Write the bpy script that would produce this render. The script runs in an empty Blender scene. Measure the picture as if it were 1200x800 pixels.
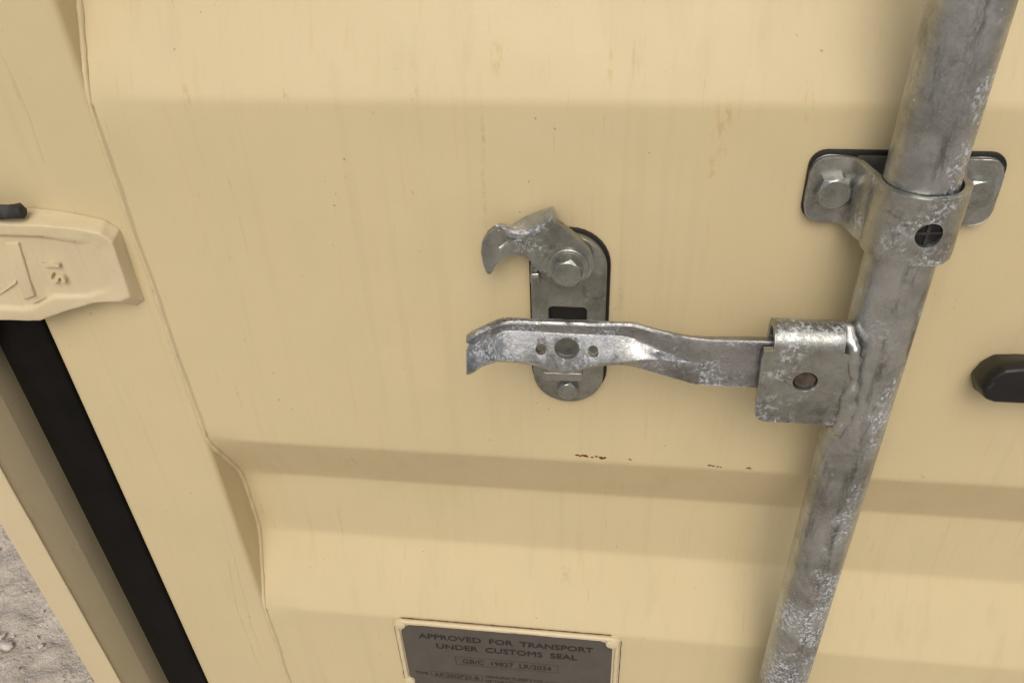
import bpy, bmesh, math, random
from mathutils import Vector, Matrix, noise

random.seed(7)
R = math.radians
scene = bpy.context.scene
col = scene.collection

# ------------------------------------------------------------------ camera
cam_data = bpy.data.cameras.new('camera')
cam_data.sensor_fit = 'HORIZONTAL'
cam_data.sensor_width = 36
cam_data.lens = 29.46
cam_data.clip_start = 0.01
cam_data.clip_end = 400
camera = bpy.data.objects.new('camera', cam_data)
col.objects.link(camera)
right = Vector((0.99202, 0.12068, -0.03641))
down = Vector((0.04299, -0.59547, -0.80223))
fwd = Vector((-0.11849, 0.79426, -0.59591))
m = Matrix((right, -down, -fwd)).transposed().to_4x4()
m.translation = Vector((0.02718, -0.41335, 1.47155))
camera.matrix_world = m
scene.camera = camera

# ------------------------------------------------------------------ sky, sun, exposure
SUN_EL, SUN_AZ = 48, 2          # azimuth measured from -Y (out of the door) towards -X
world = bpy.data.worlds.new('World')
scene.world = world
world.use_nodes = True
wn = world.node_tree.nodes
wn.clear()
sky = wn.new('ShaderNodeTexSky')
sky.sky_type = 'NISHITA'
sky.sun_disc = False
sky.sun_elevation = R(SUN_EL)
sky.air_density = 0.9
sky.dust_density = 4.0
sky.ozone_density = 0.6
bgn = wn.new('ShaderNodeBackground')
bgn.inputs['Strength'].default_value = 0.10
won = wn.new('ShaderNodeOutputWorld')
world.node_tree.links.new(sky.outputs[0], bgn.inputs[0])
world.node_tree.links.new(bgn.outputs[0], won.inputs[0])
sun_data = bpy.data.lights.new('sun', 'SUN')
sun_data.energy = 1.9
sun_data.angle = R(42)
sun_data.color = (1.0, 0.955, 0.87)
sun = bpy.data.objects.new('sun', sun_data)
col.objects.link(sun)
az, el = R(SUN_AZ), R(SUN_EL)
to_sun = Vector((math.sin(az) * math.cos(el), -math.cos(az) * math.cos(el), math.sin(el)))
sun.rotation_euler = to_sun.to_track_quat('Z', 'Y').to_euler()
sun.location = (0, 0, 6)
sky.sun_rotation = math.atan2(to_sun.x, to_sun.y)
vs = scene.view_settings
vs.view_transform = 'Standard'
vs.look = 'None'
vs.exposure = -0.17
vs.gamma = 1.0
vs.use_curve_mapping = False
scene.render.resolution_x, scene.render.resolution_y = 1024, 682

# ------------------------------------------------------------------ measured outlines (millimetres, z from 1.15 m)
HINGE_RINGS = {
    'F': [(-332.5, -18.0, 93.8), (-309.9, -15.6, 93.2), (-288.1, -13.2, 90.2), (-275.2, -11.7, 86.4), (-270.3, -11.0, 79.8), (-272.9, -10.0, 40.6), (-280.5, -10.5, 37.4), (-298.5, -12.2, 35.8), (-320.8, -14.2, 28.9), (-337.0, -15.5, 23.1), (-345.1, -16.2, 22.5), (-363.4, -18.0, 22.9)],
    'P': [(-335.5, -18.0, 86.9), (-312.9, -15.6, 85.7), (-292.1, -13.3, 82.1), (-281.8, -12.1, 79.5), (-279.5, -11.8, 75.8), (-283.0, -11.1, 46.0), (-287.5, -11.4, 42.2), (-298.4, -12.4, 40.5), (-321.9, -14.7, 40.3), (-339.5, -16.1, 32.0), (-345.8, -16.7, 31.4), (-359.3, -18.0, 32.4)],
    'B': [(-343.2, 0.0, 96.4), (-318.1, 0.0, 96.5), (-295.5, 0.0, 93.7), (-277.2, 0.0, 89.7), (-270.5, 0.0, 83.5), (-270.5, 0.0, 31.5), (-278.0, 0.0, 26.5), (-298.5, 0.0, 38.8), (-320.8, 0.0, 31.9), (-337.0, 0.0, 26.1), (-345.1, 0.0, 25.5), (-363.4, 0.0, 25.9)],
}
LEVER = [
    [(-52.1, -49.8, 52.0), (-50.5, -58.3, 54.4), (-51.1, -57.2, 48.4), (-50.9, -63.8, 36.5), (-51.6, -61.0, 33.0)],
    [(-51.0, -49.0, 52.4), (-49.5, -57.5, 54.6), (-50.1, -56.4, 48.4), (-49.9, -63.0, 35.9), (-50.6, -60.2, 32.4)],
    [(-49.8, -48.0, 52.9), (-48.2, -56.5, 54.9), (-48.9, -55.4, 48.5), (-48.6, -62.0, 35.9), (-49.3, -59.2, 32.4)],
    [(-48.0, -46.7, 53.2), (-46.6, -55.2, 55.4), (-47.2, -54.1, 48.6), (-46.9, -60.7, 36.0), (-47.6, -57.9, 32.5)],
    [(-46.3, -45.3, 53.5), (-44.9, -53.8, 55.9), (-45.5, -52.7, 48.8), (-45.2, -59.3, 36.8), (-45.9, -56.5, 33.3)],
    [(-44.2, -43.7, 53.9), (-42.8, -52.2, 56.5), (-43.4, -51.1, 48.8), (-43.0, -57.7, 37.7), (-43.6, -54.9, 34.3)],
    [(-42.0, -42.1, 54.3), (-40.7, -50.6, 56.6), (-41.2, -49.5, 48.9), (-40.9, -56.1, 37.6), (-41.5, -53.3, 34.2)],
    [(-39.4, -40.2, 54.6), (-38.1, -48.7, 56.5), (-38.7, -47.6, 49.0), (-38.3, -54.2, 37.5), (-38.9, -51.4, 34.0)],
    [(-36.4, -38.1, 54.9), (-35.1, -46.6, 56.6), (-35.6, -45.5, 49.5), (-35.3, -52.1, 37.4), (-35.8, -49.3, 34.0)],
    [(-33.7, -36.7, 55.0), (-32.5, -45.2, 56.9), (-32.9, -44.1, 50.4), (-32.6, -50.7, 36.2), (-33.2, -47.9, 32.8)],
    [(-31.4, -35.9, 54.8), (-30.2, -44.4, 57.0), (-30.6, -43.3, 50.5), (-30.4, -49.9, 35.6), (-30.9, -47.1, 32.2)],
    [(-28.6, -35.4, 54.5), (-27.5, -43.9, 57.0), (-27.9, -42.8, 50.2), (-27.6, -49.4, 35.1), (-28.1, -46.6, 31.7)],
    [(-24.8, -35.1, 54.3), (-23.8, -43.6, 57.1), (-24.1, -42.5, 50.0), (-23.8, -49.1, 34.6), (-24.3, -46.3, 31.2)],
    [(-21.0, -35.0, 54.2), (-20.0, -43.5, 57.1), (-20.3, -42.4, 49.9), (-20.0, -49.0, 33.9), (-20.4, -46.2, 30.5)],
    [(-17.7, -35.0, 54.1), (-16.7, -43.5, 57.1), (-17.0, -42.4, 49.8), (-16.7, -49.0, 33.3), (-17.1, -46.2, 29.9)],
    [(-15.8, -35.0, 54.1), (-14.9, -43.5, 57.1), (-15.1, -42.4, 49.7), (-14.8, -49.0, 32.9), (-15.2, -46.2, 29.5)],
    [(-14.3, -35.0, 54.2), (-13.5, -43.5, 57.1), (-13.7, -42.4, 49.7), (-13.4, -49.0, 32.5), (-13.7, -46.2, 29.1)],
    [(-12.9, -35.0, 54.2), (-12.1, -43.5, 57.1), (-12.3, -42.4, 49.7), (-12.0, -49.0, 32.1), (-12.3, -46.2, 28.7)],
    [(-11.5, -35.0, 54.2), (-10.7, -43.5, 57.1), (-10.9, -42.4, 49.7), (-10.5, -49.0, 31.7), (-10.8, -46.2, 28.2)],
    [(-9.6, -35.0, 54.3), (-8.8, -43.5, 57.1), (-9.0, -42.4, 49.6), (-8.6, -49.0, 31.0), (-8.9, -46.2, 27.5)],
    [(-7.2, -35.0, 54.4), (-6.5, -43.5, 57.2), (-6.7, -42.4, 49.6), (-6.3, -49.0, 30.0), (-6.5, -46.2, 26.6)],
    [(-5.3, -35.0, 54.4), (-4.6, -43.5, 57.2), (-4.8, -42.4, 49.6), (-4.4, -49.0, 29.3), (-4.6, -46.2, 25.8)],
    [(-3.4, -35.0, 54.5), (-2.8, -43.5, 57.2), (-2.9, -42.4, 49.6), (-2.5, -49.0, 28.7), (-2.7, -46.2, 25.2)],
    [(-1.6, -35.0, 54.5), (-0.9, -43.5, 57.2), (-1.0, -42.4, 49.5), (-0.6, -49.0, 28.7), (-0.8, -46.2, 25.2)],
    [(0.3, -35.0, 54.5), (0.9, -43.5, 57.3), (0.9, -42.4, 49.5), (1.4, -49.0, 28.6), (1.1, -46.2, 25.1)],
    [(2.2, -35.0, 54.5), (2.8, -43.5, 57.3), (2.7, -42.4, 49.5), (3.2, -49.0, 28.6), (3.1, -46.2, 25.1)],
    [(4.1, -35.0, 54.5), (4.6, -43.5, 57.3), (4.6, -42.4, 49.5), (5.2, -49.0, 29.1), (5.0, -46.2, 25.6)],
    [(6.0, -35.0, 54.5), (6.5, -43.5, 57.3), (6.5, -42.4, 49.4), (7.0, -49.0, 30.0), (6.9, -46.2, 26.6)],
    [(7.9, -35.0, 54.5), (8.3, -43.5, 57.4), (8.3, -42.4, 49.4), (8.9, -49.0, 31.0), (8.8, -46.2, 27.5)],
    [(9.7, -35.0, 54.5), (10.2, -43.5, 57.4), (10.2, -42.4, 49.4), (10.8, -49.0, 31.9), (10.7, -46.2, 28.4)],
    [(11.6, -35.0, 54.5), (12.0, -43.5, 57.4), (12.1, -42.4, 49.4), (12.7, -49.0, 32.8), (12.6, -46.2, 29.4)],
    [(13.0, -35.0, 54.5), (13.4, -43.5, 57.4), (13.5, -42.4, 49.3), (14.1, -49.0, 33.4), (14.0, -46.2, 30.0)],
    [(14.9, -35.0, 54.5), (15.2, -43.5, 57.4), (15.3, -42.4, 49.3), (15.9, -49.0, 33.9), (15.9, -46.2, 30.4)],
    [(16.8, -35.0, 54.5), (17.1, -43.5, 57.5), (17.2, -42.4, 49.3), (17.8, -49.0, 34.3), (17.8, -46.2, 30.9)],
    [(18.2, -35.0, 54.5), (18.4, -43.5, 57.5), (18.6, -42.4, 49.3), (19.2, -49.0, 34.6), (19.2, -46.2, 31.2)],
    [(19.6, -35.0, 54.5), (19.8, -43.5, 57.5), (20.0, -42.4, 49.3), (20.6, -49.0, 35.0), (20.6, -46.2, 31.6)],
    [(21.4, -35.0, 54.5), (21.6, -43.5, 57.6), (21.8, -42.4, 49.3), (22.5, -49.0, 35.4), (22.4, -46.2, 32.0)],
    [(24.2, -35.0, 54.5), (24.4, -43.5, 57.8), (24.6, -42.4, 49.4), (25.2, -49.0, 35.9), (25.3, -46.2, 32.4)],
    [(28.0, -35.0, 54.5), (28.0, -43.5, 57.9), (28.3, -42.4, 49.5), (28.9, -49.0, 36.6), (29.0, -46.2, 33.0)],
    [(31.7, -35.0, 54.4), (31.7, -43.5, 58.1), (32.0, -42.4, 49.5), (32.6, -49.0, 37.3), (32.7, -46.2, 33.4)],
    [(35.4, -35.0, 54.2), (35.3, -43.5, 58.3), (35.7, -42.4, 48.9), (36.3, -49.0, 38.0), (36.5, -46.2, 32.9)],
    [(38.2, -35.0, 54.1), (38.0, -43.5, 58.4), (38.5, -42.4, 48.1), (39.0, -49.0, 38.4), (39.3, -46.1, 32.3)],
    [(41.0, -35.0, 53.5), (40.8, -43.5, 57.6), (41.3, -42.6, 47.2), (41.8, -49.0, 38.6), (42.2, -46.0, 31.3)],
    [(44.7, -35.0, 52.6), (44.5, -43.5, 56.5), (45.1, -42.7, 45.8), (45.4, -49.0, 39.0), (46.0, -45.7, 30.0)],
    [(48.5, -35.0, 51.6), (48.2, -43.5, 55.4), (48.9, -42.9, 44.3), (49.1, -48.4, 38.9), (49.8, -45.5, 28.6)],
    [(52.7, -35.0, 50.4), (52.3, -43.5, 54.1), (53.1, -43.1, 42.6), (53.3, -47.6, 38.8), (54.1, -45.2, 27.2)],
    [(56.9, -35.0, 49.5), (56.5, -43.5, 53.1), (57.3, -43.3, 41.1), (57.5, -46.9, 37.9), (58.4, -45.0, 25.7)],
    [(61.2, -35.0, 48.6), (60.6, -43.5, 52.2), (61.6, -43.5, 39.7), (61.7, -46.1, 37.1), (62.8, -44.7, 24.1)],
    [(65.4, -35.0, 47.9), (64.7, -43.5, 51.3), (65.8, -43.7, 38.0), (65.9, -45.3, 36.3), (67.1, -44.4, 22.6)],
    [(69.1, -35.0, 47.2), (68.4, -43.5, 50.7), (69.6, -43.9, 36.4), (69.7, -44.6, 35.5), (71.0, -44.2, 21.2)],
    [(72.3, -35.0, 47.1), (71.6, -43.5, 50.4), (73.0, -44.0, 35.1), (73.0, -44.0, 34.9), (74.3, -44.0, 20.2)],
    [(75.5, -35.0, 47.0), (74.8, -43.5, 50.0), (76.2, -44.0, 35.1), (76.2, -44.0, 35.0), (77.6, -44.0, 20.2)],
    [(80.1, -35.0, 47.0), (79.3, -43.5, 49.8), (80.7, -44.0, 35.3), (80.8, -44.0, 35.0), (82.3, -44.0, 20.1)],
    [(86.0, -35.0, 47.4), (85.1, -43.5, 49.9), (86.6, -44.0, 35.6), (86.7, -44.0, 35.1), (88.3, -44.0, 20.0)],
    [(92.8, -35.0, 47.7), (91.8, -43.5, 50.0), (93.4, -44.0, 36.0), (93.5, -44.0, 35.2), (95.3, -44.0, 19.9)],
    [(99.5, -35.0, 48.1), (98.4, -43.5, 50.1), (100.1, -44.0, 36.2), (100.3, -44.0, 35.4), (102.2, -44.0, 19.8)],
    [(106.3, -35.0, 48.3), (105.1, -43.5, 50.2), (106.9, -44.0, 36.5), (107.0, -44.0, 35.5), (109.2, -44.0, 19.8)],
    [(115.2, -35.0, 48.5), (113.9, -43.5, 50.3), (115.8, -44.0, 36.7), (116.0, -44.0, 35.7), (118.3, -44.0, 19.9)],
    [(126.3, -35.0, 48.8), (124.8, -43.5, 50.5), (126.9, -44.0, 37.1), (127.1, -44.0, 36.0), (129.7, -44.0, 20.1)],
    [(137.4, -35.0, 49.0), (135.7, -43.5, 50.7), (137.9, -44.0, 37.4), (138.2, -44.0, 36.3), (140.9, -44.0, 20.4)],
]
HOOK = [(-8.0, 106.3), (-2.5, 102.0), (3.0, 97.3), (8.6, 91.9), (12.9, 86.5), (15.2, 80.8), (15.1, 75.1), (12.8, 69.5), (8.3, 65.1), (1.8, 63.1), (-4.7, 64.1), (-9.8, 67.3), (-14.0, 71.4), (-17.9, 75.6), (-19.6, 78.8), (-23.9, 82.3), (-28.8, 83.5), (-33.9, 82.0), (-38.8, 77.2), (-42.0, 71.3), (-43.9, 70.9), (-44.7, 71.9), (-46.4, 77.8), (-47.1, 85.2), (-46.0, 91.7), (-43.2, 96.6), (-39.1, 99.9), (-35.9, 101.0), (-31.7, 100.2), (-26.2, 97.8), (-21.3, 98.0), (-15.0, 100.7), (-11.5, 103.1)]
TAB_LOW = [(-38.4, -15.0, 100.1), (-35.2, -15.0, 100.5), (-31.1, -15.0, 99.4), (-26.2, -15.0, 97.6), (-21.3, -15.0, 97.7), (-15.0, -15.0, 100.7), (-11.5, -15.0, 103.1), (-7.6, -15.0, 106.7)]
TAB_UP = [(-37.8, -14.0, 100.6), (-34.6, -12.0, 100.4), (-30.1, -9.0, 98.3), (-28.7, -6.0, 98.1), (-23.7, -5.0, 101.3), (-16.6, -5.0, 104.8), (-12.2, -6.0, 107.0), (-7.9, -7.0, 109.2)]

Z0 = 1.15

def mm(x, y, z):
    return Vector((x / 1000, y / 1000, Z0 + z / 1000))

# ------------------------------------------------------------------ material helper
class NT:
    def __init__(self, name):
        self.mat = bpy.data.materials.new(name)
        self.mat.use_nodes = True
        self.t = self.mat.node_tree
        self.b = self.t.nodes['Principled BSDF']
        self.pos = self.t.nodes.new('ShaderNodeNewGeometry').outputs['Position']
    def link(self, a, b):
        if hasattr(a, 'links'):
            self.t.links.new(a, b)
        else:
            b.default_value = a
    def map(self, scale=(1, 1, 1), loc=(0, 0, 0)):
        n = self.t.nodes.new('ShaderNodeMapping')
        n.inputs['Scale'].default_value = scale
        n.inputs['Location'].default_value = loc
        self.link(self.pos, n.inputs['Vector'])
        return n.outputs[0]
    def noise(self, scale, detail=4, rough=0.55, vec=None, dist=0.0):
        n = self.t.nodes.new('ShaderNodeTexNoise')
        n.inputs['Scale'].default_value = scale
        n.inputs['Detail'].default_value = detail
        n.inputs['Roughness'].default_value = rough
        n.inputs['Distortion'].default_value = dist
        self.link(vec if vec is not None else self.pos, n.inputs['Vector'])
        return n.outputs['Fac']
    def voro(self, scale, vec=None, out='Distance'):
        n = self.t.nodes.new('ShaderNodeTexVoronoi')
        n.inputs['Scale'].default_value = scale
        self.link(vec if vec is not None else self.pos, n.inputs['Vector'])
        return n.outputs[out]
    def ramp(self, fac, a, b, va=0.0, vb=1.0):
        n = self.t.nodes.new('ShaderNodeMapRange')
        n.interpolation_type = 'SMOOTHSTEP'
        self.link(fac, n.inputs[0])
        for k, v in enumerate((a, b, va, vb)):
            n.inputs[k + 1].default_value = v
        return n.outputs[0]
    def math(self, op, a, b=0.0, clamp=False):
        n = self.t.nodes.new('ShaderNodeMath')
        n.operation = op
        n.use_clamp = clamp
        self.link(a, n.inputs[0])
        self.link(b, n.inputs[1])
        return n.outputs[0]
    def mix(self, fac, a, b):
        n = self.t.nodes.new('ShaderNodeMix')
        n.data_type = 'RGBA'
        self.link(fac, n.inputs[0])
        for v, s in ((a, n.inputs[6]), (b, n.inputs[7])):
            if isinstance(v, tuple):
                s.default_value = (*v, 1)
            else:
                self.link(v, s)
        return n.outputs[2]
    def sep(self):
        n = self.t.nodes.new('ShaderNodeSeparateXYZ')
        self.link(self.pos, n.inputs[0])
        return n.outputs
    def set(self, **kw):
        names = dict(color='Base Color', rough='Roughness', metal='Metallic', spec='Specular IOR Level', coat='Coat Weight')
        for k, v in kw.items():
            s = self.b.inputs[names[k]]
            if isinstance(v, tuple):
                s.default_value = (*v, 1)
            else:
                self.link(v, s)
    def bump(self, height, strength=0.3, dist=0.001, prev=None):
        n = self.t.nodes.new('ShaderNodeBump')
        n.inputs['Strength'].default_value = strength
        n.inputs['Distance'].default_value = dist
        self.link(height, n.inputs['Height'])
        if prev is not None:
            self.t.links.new(prev, n.inputs['Normal'])
        self.t.links.new(n.outputs[0], self.b.inputs['Normal'])
        return n.outputs[0]

def gauss(n, axis_out, centre, half):
    d = n.math('ABSOLUTE', n.math('SUBTRACT', axis_out, centre))
    return n.ramp(d, half * 0.25, half, 1.0, 0.0)

def paint_material(name, base, warm, grime=0.5, stains=False):
    n = NT(name)
    big = n.noise(4.0, 3)
    c = n.mix(n.ramp(big, 0.3, 0.7), base, warm)
    # run-off streaks, long in z
    st = n.noise(1.0, 3, 0.6, n.map((70, 30, 2.2)))
    st2 = n.noise(1.0, 4, 0.65, n.map((190, 60, 7)))
    grey = tuple(v * 0.80 for v in base)
    c = n.mix(n.math('MULTIPLY', n.ramp(st, 0.52, 0.78), 0.30 * grime), c, grey)
    c = n.mix(n.math('MULTIPLY', n.ramp(st2, 0.56, 0.78), 0.25 * grime), c, (0.52, 0.36, 0.17))
    # cloudy dust
    cl = n.noise(28, 6, 0.7)
    c = n.mix(n.math('MULTIPLY', n.ramp(cl, 0.5, 0.75), 0.12), c, (0.66, 0.55, 0.42))
    # dark specks
    wn_ = n.t.nodes.new('ShaderNodeTexNoise')
    wn_.inputs['Scale'].default_value = 420
    n.link(n.pos, wn_.inputs['Vector'])
    wv = n.t.nodes.new('ShaderNodeVectorMath'); wv.operation = 'SCALE'
    n.link(wn_.outputs['Color'], wv.inputs[0]); wv.inputs['Scale'].default_value = 0.0032
    wa = n.t.nodes.new('ShaderNodeVectorMath'); wa.operation = 'ADD'
    n.link(n.pos, wa.inputs[0]); n.link(wv.outputs[0], wa.inputs[1])
    v = n.voro(85, wa.outputs[0])
    gate = n.noise(33, 2)
    sp = n.math('MULTIPLY', n.ramp(v, 0.035, 0.075, 1, 0), n.ramp(gate, 0.53, 0.60))
    v2 = n.voro(230, wa.outputs[0])
    gate2 = n.noise(21, 3)
    sp2 = n.math('MULTIPLY', n.ramp(v2, 0.06, 0.12, 1, 0), n.ramp(gate2, 0.60, 0.66))
    c = n.mix(n.math('MULTIPLY', sp, 0.62), c, (0.17, 0.11, 0.055))
    c = n.mix(n.math('MULTIPLY', sp2, 0.5), c, (0.24, 0.16, 0.08))
    # pale scuffs and hair scratches
    sc = n.noise(1.0, 2, 0.5, n.map((16, 900, 420), (0.2, 0, 0.4)))
    scg = n.noise(11, 3)
    c = n.mix(n.math('MULTIPLY', n.math('MULTIPLY', n.ramp(sc, 0.66, 0.72), n.ramp(scg, 0.55, 0.66)), 0.16), c, (0.74, 0.66, 0.50))
    sv = n.noise(1.0, 3, 0.6, n.map((330, 60, 14), (2.2, 0, 0.1)))
    c = n.mix(n.math('MULTIPLY', n.math('MULTIPLY', n.ramp(sv, 0.60, 0.70), n.ramp(cl, 0.48, 0.62)), 0.30 * grime), c, (0.40, 0.30, 0.14))
    patch = n.noise(7.5, 4, 0.6, n.map((1, 1, 0.6), (5, 1, 2)))
    c = n.mix(n.ramp(patch, 0.5, 0.72, 0, 0.22 * grime), c, (0.50, 0.44, 0.25))
    if stains:
        s = n.sep()
        z = s['Z']; x = s['X']
        blot = n.noise(1.0, 4, 0.6, n.map((330, 90, 110)))
        m_all = None
        for cx, cz, hx, hz in ((0.078, 1.305, 0.006, 0.016), (0.0820, 1.312, 0.0045, 0.010), (0.0755, 1.2790, 0.004, 0.009), (0.0790, 1.2935, 0.004, 0.010),
                               (0.1178, 1.3140, 0.0040, 0.013), (-0.037, 1.334, 0.004, 0.011), (-0.080, 1.322, 0.003, 0.014),
                               (-0.150, 1.318, 0.003, 0.010), (0.02, 1.330, 0.003, 0.012), (-0.205, 1.315, 0.003, 0.008)):
            g = n.math('MULTIPLY', gauss(n, x, cx, hx), gauss(n, z, cz, hz))
            m_all = g if m_all is None else n.math('MAXIMUM', m_all, g)
        m2 = None
        for cx, cz, hx, hz in ((-0.002, 0.912, 0.0045, 0.010), (-0.0465, 1.262, 0.0018, 0.030), (-0.045, 1.30, 0.0015, 0.028), (0.031, 1.196, 0.0025, 0.016)):
            g = n.math('MULTIPLY', gauss(n, x, cx, hx), gauss(n, z, cz, hz))
            m2 = g if m2 is None else n.math('MAXIMUM', m2, g)
        c = n.mix(n.math('MULTIPLY', n.math('MULTIPLY', m2, n.ramp(n.noise(260, 4, 0.7), 0.40, 0.62)), 0.32), c, (0.33, 0.27, 0.15))
        mk = n.math('MULTIPLY', m_all, n.ramp(blot, 0.46, 0.60))
        c = n.mix(n.math('MULTIPLY', mk, 0.36), c, (0.46, 0.29, 0.06))
    n.set(color=c, rough=n.ramp(cl, 0.3, 0.8, 0.40, 0.56), spec=0.35)
    wav = n.noise(9, 2)
    fine = n.math('ADD', n.noise(520, 3), n.math('MULTIPLY', n.ramp(n.voro(120, wa.outputs[0]), 0.03, 0.12, 1, 0), 1.6))
    b1 = n.bump(wav, 0.5, 0.004)
    n.bump(fine, 0.13, 0.0006, b1)
    return n.mat

def galv_material(name, dark=1.0, crust=0.5, scale=1.0, tint=(1, 1, 1), rod=False, grainy=0.5):
    n = NT(name)
    T = lambda c: tuple(min(1, a * b * dark) for a, b in zip(c, tint))
    big = n.noise(22 * scale, 5, 0.65)
    sp = n.voro(260 * scale, None, 'Color')
    mid = n.noise(70 * scale, 6, 0.7, n.map((0.8, 0.8, 0.22)) if rod else None, 0.4 if rod else 0.6)
    c = n.mix(n.ramp(big, 0.35, 0.65), T((0.25, 0.243, 0.222)), T((0.47, 0.46, 0.435)))
    # spangle: small flat crystals of slightly different grey
    sepc = n.t.nodes.new('ShaderNodeSeparateColor')
    n.link(sp, sepc.inputs[0])
    c = n.mix(n.math('MULTIPLY', sepc.outputs[0], 0.24), c, T((0.55, 0.56, 0.57)))
    # dark handling smears
    c = n.mix(n.ramp(mid, 0.56, 0.72, 0, 0.7), c, T((0.13, 0.125, 0.115)))
    # white zinc bloom, broken into flakes
    fl = n.noise(430 * scale, 6, 0.75)
    grain = n.noise(750 * scale, 3, 0.7)
    c = n.mix(n.ramp(grain, 0.55, 0.72, 0, 0.55 * grainy), c, T((0.62, 0.62, 0.61)))
    c = n.mix(n.ramp(grain, 0.30, 0.44, 0.45 * grainy, 0), c, T((0.14, 0.135, 0.125)))
    reg = n.noise(26 * scale, 4, 0.6, n.map((1, 1, 1), (3.1, 0.7, 1.9)))
    if rod:
        s = n.sep()
        low = n.ramp(s['Z'], 0.88, 1.08, 0.13, 0.0)
        hi = n.ramp(s['Z'], 1.22, 1.30, 0.0, -0.05)
        reg = n.math('ADD', n.math('ADD', reg, low), hi)
        side = n.ramp(s['X'], 0.160, 0.180, -0.02, 0.085)
        reg = n.math('ADD', reg, side)
        # dark mill seam down the front of the tube
        wob = n.noise(30, 3, 0.6, n.map((0.01, 0.01, 1)))
        sx = n.math('ADD', s['X'], n.math('MULTIPLY', n.math('SUBTRACT', wob, 0.5), 0.006))
        seam = n.math('MULTIPLY', gauss(n, sx, 0.1680, 0.0042), n.ramp(n.noise(1.0, 5, 0.75, n.map((120, 120, 34))), 0.44, 0.62))
        front = n.ramp(s['Y'], -0.040, -0.036, 1.0, 0.0)
        seam = n.math('MULTIPLY', seam, front)
        c = n.mix(n.math('MULTIPLY', seam, 0.7), c, (0.085, 0.085, 0.075))
    th = 0.66 - 0.16 * crust
    reg = n.ramp(reg, th - 0.05, th + 0.07)
    fmask = n.math('MULTIPLY', n.ramp(fl, 0.50, 0.57), reg)
    c = n.mix(n.math('MULTIPLY', fmask, 0.9), c, T((0.64, 0.68, 0.74)))
    # little bright nicks everywhere
    nk = n.voro(190 * scale)
    ng = n.noise(60 * scale, 2)
    nick = n.math('MULTIPLY', n.ramp(nk, 0.07, 0.13, 1, 0), n.ramp(ng, 0.56, 0.62))
    c = n.mix(n.math('MULTIPLY', nick, 0.8), c, T((0.70, 0.70, 0.68)))
    bev = n.t.nodes.new('ShaderNodeBevel')
    bev.samples = 4
    bev.inputs['Radius'].default_value = 0.0014
    geo = n.t.nodes.new('ShaderNodeNewGeometry')
    dt = n.t.nodes.new('ShaderNodeVectorMath')
    dt.operation = 'DOT_PRODUCT'
    n.link(bev.outputs[0], dt.inputs[0])
    n.link(geo.outputs['Normal'], dt.inputs[1])
    edge = n.math('MULTIPLY', n.ramp(dt.outputs['Value'], 0.86, 0.985, 1.0, 0.0), n.ramp(n.noise(140, 4, 0.7), 0.38, 0.62, 0.15, 0.9))
    c = n.mix(n.math('MULTIPLY', edge, 0.8), c, T((0.66, 0.655, 0.63)))
    rough = n.ramp(mid, 0.3, 0.7, 0.24, 0.46)
    rough = n.math('ADD', rough, n.math('MULTIPLY', fmask, 0.25))
    n.set(color=c, rough=rough, metal=n.math('SUBTRACT', 0.88, n.math('MULTIPLY', fmask, 0.55)), spec=0.5)
    b1 = n.bump(n.noise(38 * scale, 4, 0.6), 0.5, 0.0018)
    hh = n.math('ADD', n.math('MULTIPLY', n.noise(300 * scale, 5, 0.7), 0.7), n.math('MULTIPLY', fmask, 0.6))
    n.bump(hh, 0.28, 0.0007, b1)
    return n.mat

def plain(name, colr, rough=0.5, metal=0.0, bump_scale=300, bump=0.15, var=0.25, spec=0.5):
    n = NT(name)
    k = n.noise(bump_scale * 0.35, 5, 0.65)
    lo = tuple(v * (1 - var) for v in colr)
    hi = tuple(min(1, v * (1 + var)) for v in colr)
    n.set(color=n.mix(n.ramp(k, 0.3, 0.7), lo, hi), rough=n.ramp(k, 0.3, 0.7, rough - 0.06, rough + 0.08), metal=metal, spec=spec)
    n.bump(n.noise(bump_scale, 4), bump, 0.0008)
    return n.mat

CREAM = (0.590, 0.492, 0.292)
M = {}
M['door_paint'] = paint_material('door_paint', CREAM, (0.620, 0.516, 0.308), 1.0, stains=True)
M['frame_paint'] = paint_material('frame_paint', (0.60, 0.50, 0.31), (0.62, 0.52, 0.33), 0.6)
M['cast_paint'] = paint_material('cast_paint', (0.605, 0.51, 0.32), (0.65, 0.555, 0.37), 0.9)
M['bead_paint'] = paint_material('bead_paint', (0.60, 0.50, 0.30), (0.62, 0.52, 0.32), 0.3)
M['seam_shade_paint'] = paint_material('seam_shade_paint', (0.42, 0.345, 0.20), (0.50, 0.415, 0.245), 0.8)  # darkened cream, colour of the painted-in seam shade
M['galv'] = galv_material('galvanised_steel', 0.98, 0.20, 1.0, (0.97, 1, 0.985))
M['galv_hub'] = galv_material('galvanised_hub', 0.86, 0.75, 0.9, (0.97, 1, 0.97))
M['galv_plate'] = galv_material('galvanised_plate', 0.82, 0.20, 1.0, (0.97, 1, 0.95))
M['galv_lever'] = galv_material('galvanised_pressing', 0.80, 1.05, 1.3, (0.965, 0.99, 1.03), grainy=1.0)
M['galv_flange'] = galv_material('galvanised_flange', 1.15, 0.5, 1.0, (0.95, 0.985, 1.03))
M['galv_rod'] = galv_material('galvanised_tube', 1.06, 0.52, 1.0, (0.95, 0.99, 1.02), rod=True)
M['rubber'] = plain('black_rubber', (0.006, 0.0058, 0.0055), 0.45, 0, 200, 0.2, 0.3)
M['gasket'] = plain('gasket_rubber', (0.006, 0.0055, 0.005), 0.6, 0, 90, 0.3, 0.35, 0.12)
M['pad_rubber'] = plain('grey_rubber', (0.045, 0.042, 0.040), 0.7, 0, 260, 0.8, 0.5, 0.3)
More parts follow.
